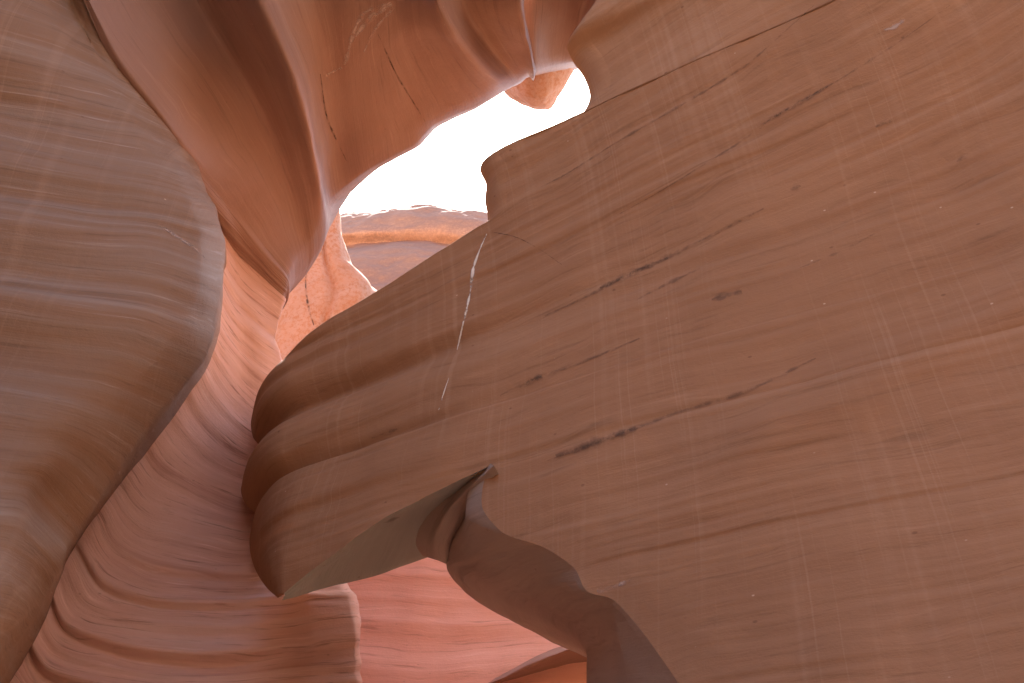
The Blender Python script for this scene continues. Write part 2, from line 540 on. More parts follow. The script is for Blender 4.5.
up = zs >= Z_CREASE - 0.03
g1 = np.stack([nose_row(s, None) for s in dense[up]])
lo = zs <= Z_CREASE + 0.02
g2 = np.stack([nose_row(s, 1) for s in dense[lo]])
s1 = dress_face(Sheet(g1, beds_coords(g1)))
s2 = dress_face(Sheet(g2, beds_coords(g2)))
tip = s2.g[-1, -1]                                          # close the very tip
s2.g = np.concatenate([s2.g, (s2.g[-1:] * 0.5 + tip * 0.5), np.repeat(tip[None, None], s2.g.shape[1], 1) + np.array([0, 0, -0.012])])
s2.u = np.concatenate([s2.u, s2.u[-1:], s2.u[-1:]]); s2.v = np.concatenate([s2.v, s2.v[-1:] - 0.01, s2.v[-1:] - 0.02])

right_wall = thing('rock_wall', 'big brown sandstone wall on the right whose layered overhanging nose juts to the left', 'rock wall')
upper_face = mesh_of('layered_face', [s1, s2], M_brown, right_wall)

# underside of the nose: a grey cut between the rising lip and a level back edge
lip_line = s2.g[:-2, -1][::-1]                                # tip first, rising to the right
ul = lip_line - CAM
ud = ul[:, 1] * CP + ul[:, 2] * SP
ux = 512 + FPX * ul[:, 0] / ud
KX = [(270, 273, 600.5, 0.06), (300, 291, 596, 0.15), (330, 308, 592.5, 0.4), (365, 332, 586.5, 0.6), (400, 362, 579, 0.8), (430, 390, 571, 0.95), (460, 412, 564, 1.05), (494, 431, 557, 1.1)]
KX = np.array(KX)
cols = []
for A, dA, x in zip(lip_line, ud, ux):
    kx, ky, dd = (np.interp(x, KX[:, 0], KX[:, k]) for k in (1, 2, 3))
    B = at(kx, ky, dA + dd)
    mid = A * 0.62 + B * 0.38 + np.array([0, 0, 1.0]) * 0.05 * dd
    mid2 = A * 0.25 + B * 0.75 + np.array([0, 0, 1.0]) * 0.03 * dd
    cols.append([A, mid, mid2, B, B + np.array([0.05, 0.25, 0.20]), B + np.array([0.2, 0.9, 0.9])])
cols = np.array(cols)
gU = spline(np.swapaxes(cols, 0, 1), even_ts(np.swapaxes(cols, 0, 1), 90))
gU = np.swapaxes(gU, 0, 1)
us = Sheet(gU)
edge = np.clip(np.arange(90) / 8.0, 0, 1)[None, :]
us.swell(lambda u, v, p: edge * (0.015 * fbm(p * 2.2, 3, 21) + 0.006 * stack(v, u, 1.0, 9, 22)))
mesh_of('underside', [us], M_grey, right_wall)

# lower face and the shaded alcove that rounds away under it
LOW = [  # E edge px, mid px, S silhouette px
    ((494, 462), (478, 480), (462, 505)), ((484, 482), (470, 500), (455, 530)), ((482, 506), (464, 524), (446, 552)),
    ((502, 532), (474, 546), (446, 565)), ((545, 548), (506, 562), (466, 581)), ((575, 569), (540, 582), (506, 599)),
    ((587, 591), (566, 602), (545, 614)), ((612, 599), (590, 612), (570, 625)), ((640, 629), (612, 634), (586, 650)),
    ((655, 649), (620, 658), (586, 668)), ((679, 684), (636, 688), (586, 702)), ((720, 745), (660, 750), (588, 765)), ((790, 850), (700, 855), (592, 870)), ((960, 1050), (800, 1050), (600, 1050))]
rows = []
for i, (e, m_, s_) in enumerate(LOW):
    E = lean_hit(e[0], e[1], 0.0)
    dE = (E - CAM) @ np.array([0, CP, SP])
    z = max(E[2], -0.2)
    soft = 0.12 if i < 3 else 0.03
    mid = at(m_[0], m_[1], dE + (0.40 if i > 2 else 0.25))
    q = at(0.5 * (m_[0] + s_[0]), 0.5 * (m_[1] + s_[1]) + 1, dE + 0.78 if i > 2 else dE + 0.55)
    S = at(s_[0], s_[1], dE + (1.35 if i > 2 else 1.0))
    B1 = S + np.array([0.10, 0.5, 0.02]); B2 = S + np.array([0.7, 1.6, 0.1])
    e1 = at(e[0] - 2.2 * soft * 60, e[1] + 1.0 * soft * 60, dE + 0.14) if i <= 2 else at(e[0] - 5, e[1] + 1.5, dE + 0.05)
    rows.append([B2, B1, S, q, mid, e1, E])
left_part = np.array(rows)
dl = loft(left_part, 110, 260)
# face rows run level to the right from each edge point
Eg = dl[:, -1]
t = (np.linspace(0, 1, 151)[1:]) ** 1.3
end_a = -9.5
face = []
for E in Eg:
    a0 = (E[:2] - PA.p) @ PA.h
    a = a0 + (end_a - a0) * t
    off0 = (E[:2] - PA.p) @ PA.n
    zz = np.full_like(a, E[2])
    xy = PA.p + np.outer(a, PA.h)
    base = lean(zz) + face_relief(np.concatenate([xy, zz[:, None]], -1)) + 0.028 * math.sin(0.5 * math.pi * np.clip((Z_CREASE + 0.03 - E[2]) / 0.09, 0, 1))
    bl = np.clip((a0 - a) / 0.30, 0, 1)
    o = base * bl + off0 * (1 - bl)
    face.append(np.concatenate([xy + np.outer(o, PA.n), zz[:, None]], -1))
face = np.array(face)
gfull = np.concatenate([Eg[:, None], face], 1)
hid = [gfull[0] + np.array([-PA.n[0] * k, -PA.n[1] * k, q]) for k, q in ((0.09, 0.45), (0.06, 0.22), (0.03, 0.08), (0.012, 0.02))]
fs_ = Sheet(np.concatenate([np.array(hid), gfull], 0))
fs_.u, fs_.v = np.cumsum(np.concatenate([np.zeros((fs_.g.shape[0], 1)), np.linalg.norm(np.diff(fs_.g, axis=1), axis=-1)], 1), 1), fs_.g[..., 2].copy()
lower_face = mesh_of('lower_face', [fs_], M_brown, right_wall)
al = Sheet(dl)
fade = np.clip((109 - np.arange(110)) / 12.0, 0, 1)[None, :]
al.swell(lambda u, v, p: fade * (0.02 * fbm(p * 1.7, 3, 31) + 0.006 * stack(v, u, 8, 1.0, 33)))
mesh_of('alcove', [al], M_dim, right_wall)

# the slanting rib between the grey cut and the alcove
dR = (PA.hit(470, 500) - CAM) @ np.array([0, CP, SP])
fin = [[at(492, 456, dR + 0.30), at(458, 481, dR + 0.36), at(430, 505, dR + 0.56), at(414, 532, dR + 0.82), at(410, 555, dR + 1.12), at(408, 550, dR + 2.2)],
       [at(490, 463, dR + 0.02), at(467, 483, dR + 0.20), at(444, 506, dR + 0.39), at(429, 534, dR + 0.62), at(426, 557, dR + 0.97), at(426, 552, dR + 2.0)],
       [at(493, 466, dR - 0.08), at(472, 486, dR + 0.08), at(452, 507, dR + 0.26), at(437, 535, dR + 0.48), at(435, 559, dR + 0.86), at(438, 556, dR + 2.0)],
       [at(497, 472, dR - 0.06), at(480, 493, dR + 0.10), at(464, 511, dR + 0.32), at(447, 538, dR + 0.56), at(445, 563, dR + 0.92), at(447, 560, dR + 2.0)],
       [at(503, 480, dR + 0.10), at(488, 503, dR + 0.4), at(472, 522, dR + 0.65), at(457, 545, dR + 0.9), at(454, 566, dR + 1.25), at(454, 562, dR + 2.2)]]
fr = Sheet(loft(fin, 120, 70))
fr.swell(lambda u, v, p: 0.012 * fbm(p * 3.0, 3, 41))
mesh_of('rib', [fr], M_dim, right_wall)

# ------------------------------------------------------------------ near left wall
PB = Upright(-2, 4.5, 0.934, 0.358, 0.358, -0.934)


def rowB(pts):
    return [PB.hit(x, y, o) for x, y, o in pts]


# rows follow the beds; columns: far left ... front face ... rounded corner ... side going back
BR = [
    [(-700, -420, 1.9), (-300, -360, 1.8), (-60, -300, 1.6), (30, -270, 1.4), (60, -255, 1.2), (75, -245, 0.95), (115, -240, 0.75), (160, -235, 0.5), (165, -230, -1)],
    [(-700, -260, 1.4), (-300, -200, 1.3), (-60, -120, 1), (30, -70, 0.6), (58, -45, 0.32), (74, -30, 0.32), (112, -25, 0.2), (155, -20, -0.05), (160, -15, -1.6)],
    [(-700, -160, 1), (-300, -80, 0.9), (-60, 0, 0.64), (60, 40, 0.3), (95, 56, 0.08), (112, 68, 0.06), (145, 82, -0.12), (180, 98, -0.7), (184, 104, -2)],
    [(-700, -40, 0.3), (-300, 45, 0.28), (-60, 100, 0.2), (80, 125, 0.13), (138, 134, 0.05), (160, 142, -0.12), (180, 150, -0.45), (195, 160, -1.1), (199, 168, -2.5)],
    [(-700, 0, 0.2), (-300, 85, 0.2), (-60, 130, 0.16), (80, 158, 0.1), (144, 169, 0.04), (176, 178, -0.09), (199, 186, -0.54), (206, 192, -1.54), (210, 200, -3.3)],
    [(-700, 30, 0.26), (-300, 108, 0.24), (-60, 148, 0.2), (80, 172, 0.14), (149, 183, 0.06), (184, 193, -0.07), (207, 201, -0.52), (213, 206, -1.52), (217, 214, -3.3)],
    [(-700, 80, 0.24), (-300, 155, 0.18), (-60, 190, 0.1), (80, 207, 0.06), (154, 215, 0.02), (195, 224, -0.09), (218, 232, -0.54), (222, 238, -1.54), (226, 246, -3.4)],
    [(-700, 112, 0.4), (-300, 180, 0.34), (-60, 209, 0.26), (80, 226, 0.17), (156, 235, 0.04), (197, 246, -0.11), (220, 255, -0.56), (223, 262, -1.56), (227, 270, -3.5)],
    [(-700, 170, 0.26), (-300, 235, 0.2), (-60, 262, 0.13), (80, 278, 0.08), (154, 287, 0.02), (193, 300, -0.13), (216, 310, -0.58), (218, 318, -1.58), (222, 326, -3.6)],
    [(-700, 210, 0.36), (-300, 268, 0.32), (-60, 288, 0.28), (70, 306, 0.21), (142, 317, 0.07), (176, 330, -0.07), (207, 345, -0.52), (209, 352, -1.52), (213, 360, -3.7)],
    [(-700, 260, 0.32), (-300, 312, 0.26), (-60, 338, 0.19), (56, 352, 0.14), (115.6, 359, 0.06), (146, 370, -0.07), (180, 385, -0.52), (182, 394, -1.52), (186, 402, -3.7)],
    [(-700, 310, 0.4), (-300, 360, 0.34), (-60, 382, 0.28), (40, 400, 0.2), (78, 409, 0.1), (106, 420, -0.07), (138, 438, -0.52), (142, 448, -1.52), (146, 456, -3.7)],
    [(-700, 370, 0.48), (-300, 420, 0.4), (-60, 436, 0.32), (25, 446, 0.24), (56, 451, 0.1), (76, 464, -0.11), (100, 490, -0.56), (102, 500, -1.56), (106, 508, -3.7)],
    [(-700, 420, 0.6), (-300, 464, 0.52), (-60, 472, 0.44), (4, 478, 0.34), (30.4, 483, 0.16), (44, 498, -0.15), (72, 530, -0.6), (74, 540, -1.6), (78, 548, -3.7)],
    [(-700, 490, 0.85), (-300, 520, 0.72), (-80, 526, 0.6), (-12, 528, 0.5), (10.8, 531, 0.36), (28, 544, 0.15), (50, 566, -0.3), (54, 580, -1.3), (58, 588, -3.6)],
    [(-700, 570, 1.2), (-300, 590, 1), (-120, 590, 0.86), (-47, 590, 0.74), (-1.2, 592, 0.58), (18, 600, 0.34), (30, 614, -0.5), (34, 628, -1.7), (38, 636, -3.3)],
    [(-700, 690, 1.6), (-300, 690, 1.45), (-200, 690, 1.3), (-110, 688, 1.15), (-50, 686, 0.95), (-28, 690, 0.7), (-20, 700, 0), (-18, 720, -1.3), (-14, 728, -2.9)],
    [(-700, 1100, 2.4), (-300, 1100, 2.3), (-240, 1100, 2.1), (-200, 1100, 1.9), (-160, 1100, 1.7), (-140, 1100, 1.4), (-130, 1105, 0.7), (-125, 1110, -0.5), (-121, 1118, -2.1)]]
BW = [rowB(r) for r in BR]
BW = [[p + np.array([0, 0.2, 9.0]) for p in BW[0]], [p + np.array([0, 0.05, 2.0]) for p in BW[0]]] + BW
BW = BW + [[np.array([p[0], p[1], -0.4]) for p in BW[-1]]]
BW = [[r[0] + np.array([-5.0, -2.0, 0])] + r for r in BW]
gB = loft(BW, 240, 460)
sB = Sheet(gB)
sB.swell(lambda u, v, p: 0.020 * fbm(p * 1.1, 3, 51) + 0.012 * stack(u, v, 0.35, 5.0, 52) + 0.006 * stack(u, v, 0.6, 15, 53))
left_wall = thing('rock_wall', 'tan and grey banded sandstone wall along the left edge with a rounded corner', 'rock wall')
left_face = mesh_of('banded_face', [sB], M_left, left_wall)

# ------------------------------------------------------------------ pink fluted wall behind it
SEAM = [(-20, -260, 7.3), (40, -80, 7.15), (82, 0, 7.05), (112, 62, 7.0), (150, 112, 7.2), (182, 152, 7.7), (206, 180, 8.2), (232, 212, 8.9), (262, 250, 9.35), (286, 278, 9.6)]
CR = [
    [(150, 112, 7.2), (182, 152, 7.7), (206, 180, 8.2), (232, 212, 8.9), (262, 250, 9.35), (286, 278, 9.6), (285, 281, 10.2), (281, 286, 11.2)],
    [(170, 160, 8.0), (203, 200, 8.5), (216, 225, 8.98), (236, 255, 9.38), (262, 280, 9.56), (283, 298, 9.62), (281, 302, 10.2), (277, 308, 11.2)],
    [(180, 215, 8.7), (212, 252, 8.75), (224, 282, 9.05), (242, 308, 9.25), (260, 325, 9.3), (277, 338, 9.4), (275, 344, 10.0), (272, 350, 11.0)],
    [(180, 280, 8.9), (208, 312, 8.7), (222, 345, 8.80), (242, 372, 8.95), (266, 390, 8.95), (292, 402, 9.0), (310, 410, 9.5), (318, 418, 10.6)],
    [(160, 345, 8.7), (190, 375, 8.45), (206, 405, 8.45), (232, 432, 8.5), (264, 452, 8.5), (304, 462, 8.6), (330, 466, 9.0), (340, 470, 10.2)],
    [(120, 405, 8.4), (152, 432, 8.10), (172, 462, 8.02), (206, 486, 8.0), (252, 500, 8.0), (312, 506, 8.15), (344, 508, 8.6), (354, 512, 9.8)],
    [(85, 455, 8.1), (116, 484, 7.75), (136, 516, 7.62), (176, 534, 7.58), (240, 544, 7.6), (312, 546, 7.75), (340, 546, 8.2), (350, 548, 9.6)],
    [(68, 490, 7.9), (96, 516, 7.5), (120, 552, 7.34), (164, 572, 7.26), (236, 578, 7.28), (296, 578, 7.42), (332, 577, 7.61), (338, 580, 9.4)],
    [(50, 520, 7.7), (76, 544, 7.3), (102, 585, 7.08), (150, 602, 7.02), (236, 606, 7.02), (306, 600, 7.14), (346, 600, 7.36), (348, 604, 9.2)],
    [(20, 560, 7.4), (46, 590, 7.02), (62, 628, 6.84), (116, 650, 6.76), (222, 660, 6.74), (312, 648, 6.86), (356, 644, 7.06), (354, 648, 9)],
    [(-10, 610, 7.1), (22, 636, 6.72), (42, 672, 6.58), (106, 694, 6.5), (216, 698, 6.48), (310, 692, 6.6), (354, 688, 6.76), (352, 692, 8.8)],
    [(-60, 720, 6.6), (-20, 745, 6.3), (10, 765, 6.15), (96, 780, 6.05), (216, 784, 6.05), (314, 780, 6.2), (362, 778, 6.36), (362, 780, 8.4)],
    [(-160, 1100, 5.6), (-100, 1110, 5.4), (-50, 1115, 5.3), (70, 1120, 5.25), (216, 1120, 5.25), (329, 1120, 5.4), (380, 1120, 5.56), (382, 1120, 7.4)]]
# ------------------------------------------------------------------ overhang above
def col(*p):
    return [at(*q) for q in p]


# columns run down the overhang; last two points turn the lip over its edge
OC = [
    col((-20, -260, 6.68), (40, -80, 6.66), (82, 0, 6.64), (112, 62, 6.72), (150, 112, 6.99), (182, 152, 7.6), (206, 180, 8.2), (232, 212, 8.9), (262, 250, 9.35), (286, 278, 9.6), (290, 282, 10.1), (298, 284, 11.5)),
    col((-11, -260, 6.65), (47.8, -80, 6.63), (88.6, 0, 6.61), (119.2, 60.2, 6.69), (156.6, 109.6, 6.96), (188, 149.6, 7.62), (211.4, 177.6, 8.22), (236.2, 210.2, 8.92), (263.8, 247, 9.37), (285.7, 275.6, 9.62), (290, 279.6, 10.12), (298, 281.6, 11.52)),
    col((60, -260, 6.974), (110, -80, 7.106), (146, 0, 7.18), (178, 50, 7.38), (210, 94, 7.83), (232, 134, 8.18), (250, 164, 8.514), (268, 198, 9.04), (282, 230, 9.416), (293, 258, 9.65), (297, 264, 10.1), (303, 268, 11.5)),
    col((110, -260, 7.36), (160, -80, 7.54), (196, 0, 7.7), (222, 45, 7.85), (248, 86, 8.1), (266, 124, 8.45), (278, 154, 8.76), (290, 188, 9.2), (300, 218, 9.49), (305, 244, 9.68), (308, 250, 10.1), (312, 254, 11.5)),
    col((160, -260, 7), (206, -80, 7.1), (236, 0, 7.3), (256, 40, 7.45), (276, 78, 7.7), (290, 116, 8.1), (299, 148, 8.5), (308, 182, 9.05), (313, 208, 9.4), (316, 230, 9.62), (319, 236, 10.1), (322, 240, 11.5)),
    col((186, -260, 6.852), (232, -80, 6.838), (260, 0, 6.94), (276, 36, 7.09), (292, 74, 7.34), (304, 112, 7.79), (312, 146, 8.272), (318, 178, 8.87), (322, 200, 9.318), (325, 217, 9.6), (327, 222, 10.1), (329, 226, 11.5)),
    col((205, -260, 7.112), (250, -80, 7.228), (278, 0, 7.39), (292, 34, 7.59), (305, 67, 7.89), (313, 103, 8.29), (319, 133, 8.732), (325, 164, 9.17), (329, 184, 9.508), (332, 200, 9.75), (336, 204, 10.2), (338, 206, 11.5)),
    col((250, -260, 7.4), (290, -80, 7.6), (312, 0, 7.8), (320, 32, 8), (326, 61, 8.3), (330, 95, 8.65), (334, 127, 9), (339, 158, 9.35), (343, 176, 9.55), (346, 188, 9.7), (350, 191, 10.2), (352, 192, 11.5)),
    col((310, -260, 7.224), (340, -80, 7.556), (352, 0, 7.78), (354, 30, 7.98), (356, 55, 8.23), (358, 85, 8.58), (361, 117, 8.914), (365, 146, 9.19), (368, 160, 9.366), (370, 169, 9.5), (373, 172, 10), (374, 174, 11.5)),
    col((370, -260, 7.2), (385, -80, 7.5), (384, 0, 7.75), (386, 28, 7.95), (390, 51, 8.2), (396, 77, 8.5), (402, 101, 8.8), (410, 124, 9.1), (414, 136, 9.25), (417, 142, 9.35), (419, 145, 9.9), (420, 147, 11.5)),
    col((395, -260, 7.2), (400, -80, 7.5), (396, 0, 7.75), (399, 26, 7.93), (405, 47, 8.18), (413, 71, 8.48), (420, 93, 8.75), (428, 112, 9), (431, 121, 9.15), (433, 125, 9.25), (435, 128, 9.8), (436, 130, 11.5)),
    col((430, -260, 7), (430, -80, 7.3), (422, 0, 7.55), (427, 24, 7.75), (436, 43, 8), (447, 63, 8.3), (457, 81, 8.55), (467, 96, 8.8), (470, 103, 8.95), (472, 107, 9.1), (474, 109, 9.7), (475, 111, 11.5)),
    col((455, -260, 6.812), (448, -80, 7.038), (436, 0, 7.22), (446, 22, 7.42), (458, 39, 7.67), (472, 57, 7.97), (484, 71, 8.232), (495, 82, 8.5), (499, 87, 8.668), (502, 90, 8.88), (503, 92, 9.6), (504, 94, 11.5)),
    col((500, -260, 7.3), (478, -80, 7.6), (462, 0, 7.8), (470, 18, 7.95), (480, 33, 8.15), (492, 49, 8.35), (503, 63, 8.55), (513, 74, 8.75), (517, 79, 8.9), (519, 82, 9.05), (520, 84, 9.6), (521, 86, 11.5)),
    col((540, -260, 7), (520, -80, 7.3), (506, 0, 7.5), (510, 16, 7.65), (514, 29, 7.8), (519, 43, 8), (524, 55, 8.2), (527, 66, 8.4), (528, 71, 8.55), (529, 74, 8.75), (530, 76, 9.6), (531, 78, 11.5)),
    col((556, -260, 6.95), (536, -80, 7.2), (518, 0, 7.4), (521, 15, 7.55), (524, 30, 7.7), (528, 45, 7.9), (531, 58, 8.1), (533, 68, 8.3), (533.5, 73, 8.45), (533.5, 77, 8.65), (533, 80, 9.6), (533, 82, 11.5)),
    col((562, -260, 7.6), (540, -80, 7.8), (522, 0, 8), (524, 15, 8.15), (527, 30, 8.3), (530, 45, 8.5), (532.5, 58, 8.7), (534.5, 67, 8.9), (534.5, 71, 9.05), (534, 75, 9.25), (533, 78, 10), (533, 80, 11.5)),
    col((566, -260, 9), (545, -80, 9.2), (524, 0, 9.4), (525, 15, 9.5), (527, 30, 9.7), (529, 45, 9.9), (531, 58, 10.1), (532, 66, 10.3), (532, 70, 10.4), (532, 73, 10.6), (532, 76, 11), (532, 78, 12))]


def evenly(pts, n):
    """The same curve, spread over n points."""
    pts = np.asarray(pts, float)
    return spline(pts, even_ts(pts, n))


rows_all = []
for n_c, c in list(enumerate(OC))[::-1]:                                         # ridges of the overhang, right to left
    top = [c[0] + np.array([0, 0.2, 9.0]), c[0] + np.array([0, 0.05, 2.0])]
    wrap = [c[-2], c[-2] + np.array([0.05, 0.55, 1.0]), c[-2] + np.array([0.1, 0.7, 3.2])]
    if n_c <= 5:                                           # the blade's edge: turn back to the left, out of sight
        wrap = [c[-3] + np.array([-0.06, 0.35, 0.0]), c[-3] + np.array([-0.35, 0.9, 0.05]), c[-3] + np.array([-1.1, 1.9, 0.1])]
    rows_all.append(np.concatenate([top, evenly(c[:-2], 22), wrap]))
n_over = len(rows_all)
for r in CR[1:]:                                           # then the beds of the pink wall below
    p = [at(*q) for q in r]
    far = at(r[0][0] - 70, r[0][1] - 45, r[0][2] + 0.7)
    wrap = [p[-2], p[-1], p[-1] + np.array([-0.6, 1.2, 0.1])]
    rows_all.append(np.concatenate([[far + np.array([-1.5, 0.4, 0.6]), far], evenly(p[:-2], 22), wrap]))
rows_all.append(np.array([[q[0], q[1], -0.4] for q in rows_all[-1]]))
gall = loft(rows_all, 380, 900)
rowC = loft.rows_at[:, None] - n_over + 1                  # 0 on the seam, whole numbers on the beds below


def flutes(u, v, p):
    k = np.clip(rowC / 2.0, 0.15, 1)
    low = np.clip((5.0 - p[..., 2]) / 1.2, 0, 1)
    a = np.maximum(rowC - 5.0, 0) + 0.05 * noise3(p * 1.5, 61)
    led = 0.0
    for mult, amp in ((1.0, 0.10), (2.0, 0.035), (5.0, 0.012)):
        f = a * mult; f = f - np.floor(f)
        led = led + amp * (np.where(f < 0.88, (f / 0.88) ** 1.6, (1 - f) / 0.12) - 0.4)
    led = led * np.clip((p.shape[1] * 0.80 - np.arange(p.shape[1])) / (p.shape[1] * 0.12), 0.25, 1)[None, :]
    return 0.02 * fbm(p * 1.2, 3, 62) + k * (0.03 * stack(u, v, 0.25, 4.5, 63) + 0.012 * stack(u, v, 0.5, 12, 64)) + low * led



sA = Sheet(gall)
sA.swell(flutes)
cut = int(np.argmin(np.abs(rowC[:, 0] - 0.9)))
s_over = Sheet(sA.g[:cut + 1], (sA.u[:cut + 1], sA.v[:cut + 1]))
s_pink = Sheet(sA.g[cut:], (sA.u[cut:], sA.v[cut:]))
pink_wall = thing('rock_wall', 'pink fluted sandstone wall stepping down behind the nose of the big brown wall', 'rock wall')
pink_face = mesh_of('fluted_face', [s_pink], M_pink, pink_wall)
overhang = thing('rock_overhang', 'orange brown sandstone overhang at the top with long ridges and a dark hollow', 'rock overhang')
overhang_face = mesh_of('ridged_face', [s_over], M_ceil, overhang)

# block further back, between the overhang's lit edge and the big right wall
E2 = [
    col((500, -260, 9.0), (505, -80, 9.3), (510, 0, 9.8), (514, 40, 10.2), (520, 66, 10.6), (522, 74, 10.9), (524, 78, 11.6), (524, 80, 13)),
    col((540, -260, 8.9), (535, -80, 9.2), (532, 0, 9.7), (533, 40, 10.1), (535, 63, 10.4), (536, 71, 10.7), (537, 74, 11.4), (537, 76, 13)),
    col((580, -260, 9.1), (570, -80, 9.4), (556, 0, 9.9), (552, 36, 10.3), (552, 58, 10.55), (553, 67, 10.8), (553, 70, 11.4), (553, 72, 13)),
    col((620, -260, 9.3), (605, -80, 9.6), (585, 0, 10.1), (576, 34, 10.4), (572, 54, 10.6), (571, 63, 10.8), (571, 66, 11.4), (571, 68, 13)),
    col((660, -260, 8.9), (640, -80, 9.2), (612, 0, 9.6), (604, 34, 9.9), (598, 50, 10.2), (596, 58, 10.4), (595, 61, 11.2), (595, 63, 13)),
    col((760, -260, 8.9), (740, -80, 9.1), (690, 0, 9.6), (680, 30, 9.9), (674, 46, 10.2), (672, 54, 10.5), (671, 58, 11.2), (670, 60, 13))]
E2 = [[c[0] + np.array([0, 0.2, 9.0]), c[0] + np.array([0, 0.05, 2.0])] + c for c in E2]
sE = Sheet(loft(E2, 140, 160))
sE.swell(lambda u, v, p: 0.03 * fbm(p * 0.9, 3, 75) + 0.01 * stack(v, u, 0.4, 5, 76))
tag(mesh_of('rock_overhang', [sE], M_ceil), 'small smooth orange overhang touching the top of the big brown wall', 'rock overhang')

# hanging knob
def blob(name, center, radii, mat, seed, rough=0.05, nu=96, nv=64):
    th = np.linspace(0, 2 * math.pi, nu); ph = np.linspace(0.02, math.pi - 0.02, nv)
    T, P = np.meshgrid(th, ph)
    d = np.stack([np.sin(P) * np.cos(T), np.sin(P) * np.sin(T), np.cos(P)], -1)
    r = 1 + rough * fbm(d * 1.6, 4, seed)
    g = np.asarray(center) + d * np.asarray(radii) * r[..., None]
    g[:, -1] = g[:, 0]
    s = Sheet(g)
    return s


KN = [
    col((495, 20, 12.8), (497, 50, 12.8), (500, 75, 12.9), (502, 86, 13.0), (508, 95, 13.3), (520, 101, 14.2)),
    col((508, 20, 12.2), (508, 50, 12.2), (510, 78, 12.35), (514, 92, 12.5), (520, 101, 12.8), (528, 106, 13.8)),
    col((528, 20, 11.9), (526, 50, 11.9), (526, 80, 12.05), (528, 95, 12.2), (532, 105, 12.5), (537, 110, 13.5)),
    col((552, 20, 11.9), (550, 50, 11.9), (546, 78, 12.05), (544, 94, 12.2), (544, 105, 12.5), (545, 110, 13.5)),
    col((576, 20, 12.2), (574, 50, 12.2), (565, 76, 12.35), (558, 92, 12.5), (554, 102, 12.8), (550, 108, 13.8)),
    col((590, 20, 13.0), (586, 50, 13.0), (574, 70, 13.1), (566, 86, 13.2), (558, 97, 13.4), (552, 104, 14.2))]
sK = Sheet(loft(KN, 110, 110))
sK.swell(lambda u, v, p: 0.03 * fbm(p * 2.0, 3, 81))
tag(mesh_of('hanging_rock', [sK], M_cliff), 'small rounded orange rock knob hanging below the overhang against the white sky', 'rock')

# ------------------------------------------------------------------ far sunlit rocks
def ring_rows(rows):
    return [[at(*p) for p in r] for r in rows]


FR = ring_rows([
    [(240, 150, 16.5), (285, 165, 15.8), (315, 175, 15.4), (330, 182, 15.5), (336, 190, 16.2), (332, 194, 18)],
    [(230, 205, 16.2), (275, 215, 15.6), (310, 222, 15.1), (334, 228, 15.2), (338, 234, 16.0), (334, 236, 17.6)],
    [(230, 250, 15.6), (272, 258, 15.1), (306, 262, 14.75), (341, 258, 14.9), (344, 260, 15.8), (340, 262, 17.2)],
    [(230, 295, 15.0), (272, 298, 14.6), (304, 300, 14.3), (361, 285, 14.6), (366, 286, 15.5), (362, 288, 17.0)],
    [(230, 340, 14.5), (272, 340, 14.1), (305, 338, 13.9), (350, 320, 14.15), (392, 308, 15.0), (400, 308, 16.8)],
    [(230, 400, 13.8), (272, 400, 13.5), (310, 395, 13.3), (370, 372, 13.6), (430, 350, 14.6), (440, 350, 16.4)],
    [(230, 560, 12.6), (290, 560, 12.3), (360, 560, 12.2), (430, 560, 12.5), (500, 560, 13.4), (510, 560, 15)]])
sF = Sheet(loft(FR, 160, 220))
sF.swell(lambda u, v, p: 0.10 * fbm(p * 0.5, 3, 91) + 0.03 * fbm(p * 2, 3, 92) - 0.10 * np.exp(-((u - 2.05 - 0.12 * noise3(p * 0.8, 93)) / 0.06) ** 2))
cliff = mesh_of('rock_cliff', [sF], M_cliff)
tag(cliff, 'sunlit orange cliff with a dark upright crack, left of the dome', 'cliff')

DO = ring_rows([
    [(220, 300, 25.0), (300, 262, 26.0), (400, 236, 26.5), (500, 262, 26.0), (580, 300, 25.0)],
    [(220, 238, 22.3), (310, 217, 22.9), (400, 207, 23.1), (500, 220, 22.8), (580, 258, 22.0)],
    [(220, 240, 21.6), (310, 221, 22.0), (400, 211, 22.2), (497, 224, 21.9), (578, 260, 21.3)],
    [(220, 246, 21.0), (310, 229, 21.3), (400, 220, 21.45), (492, 231, 21.2), (572, 264, 20.8)],
    [(220, 254, 20.8), (305, 239, 20.95), (398, 232, 21.1), (486, 240, 20.85), (566, 270, 20.5)],
    [(220, 262, 20.9), (300, 249, 21.1), (394, 243, 21.25), (474, 249, 21.0), (560, 276, 20.6)],
    [(220, 266, 20.7), (300, 253, 20.9), (392, 247, 21.0), (468, 252, 20.75), (555, 280, 20.3)],
    [(220, 272, 19.8), (300, 260, 20.0), (388, 253, 20.1), (458, 258, 19.8), (545, 286, 19.4)],
    [(220, 284, 19.1), (300, 272, 19.2), (384, 264, 19.25), (448, 266, 19.0), (540, 294, 18.7)],
    [(220, 304, 18.6), (300, 296, 18.5), (384, 284, 18.6), (440, 280, 18.4), (535, 308, 18.2)],
    [(220, 340, 17.4), (300, 335, 17.2), (390, 320, 17.3), (440, 312, 17.4), (530, 340, 17.4)],
    [(220, 560, 14.5), (300, 560, 14.3), (390, 560, 14.3), (440, 560, 14.4), (530, 560, 14.5)]])
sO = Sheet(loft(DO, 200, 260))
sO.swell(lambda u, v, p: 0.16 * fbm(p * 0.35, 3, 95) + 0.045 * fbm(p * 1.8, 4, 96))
tag(mesh_of('rock_dome', [sO], M_far), 'distant sunlit rock dome with a pale ledge under its rounded rim, beneath the white sky', 'rock')

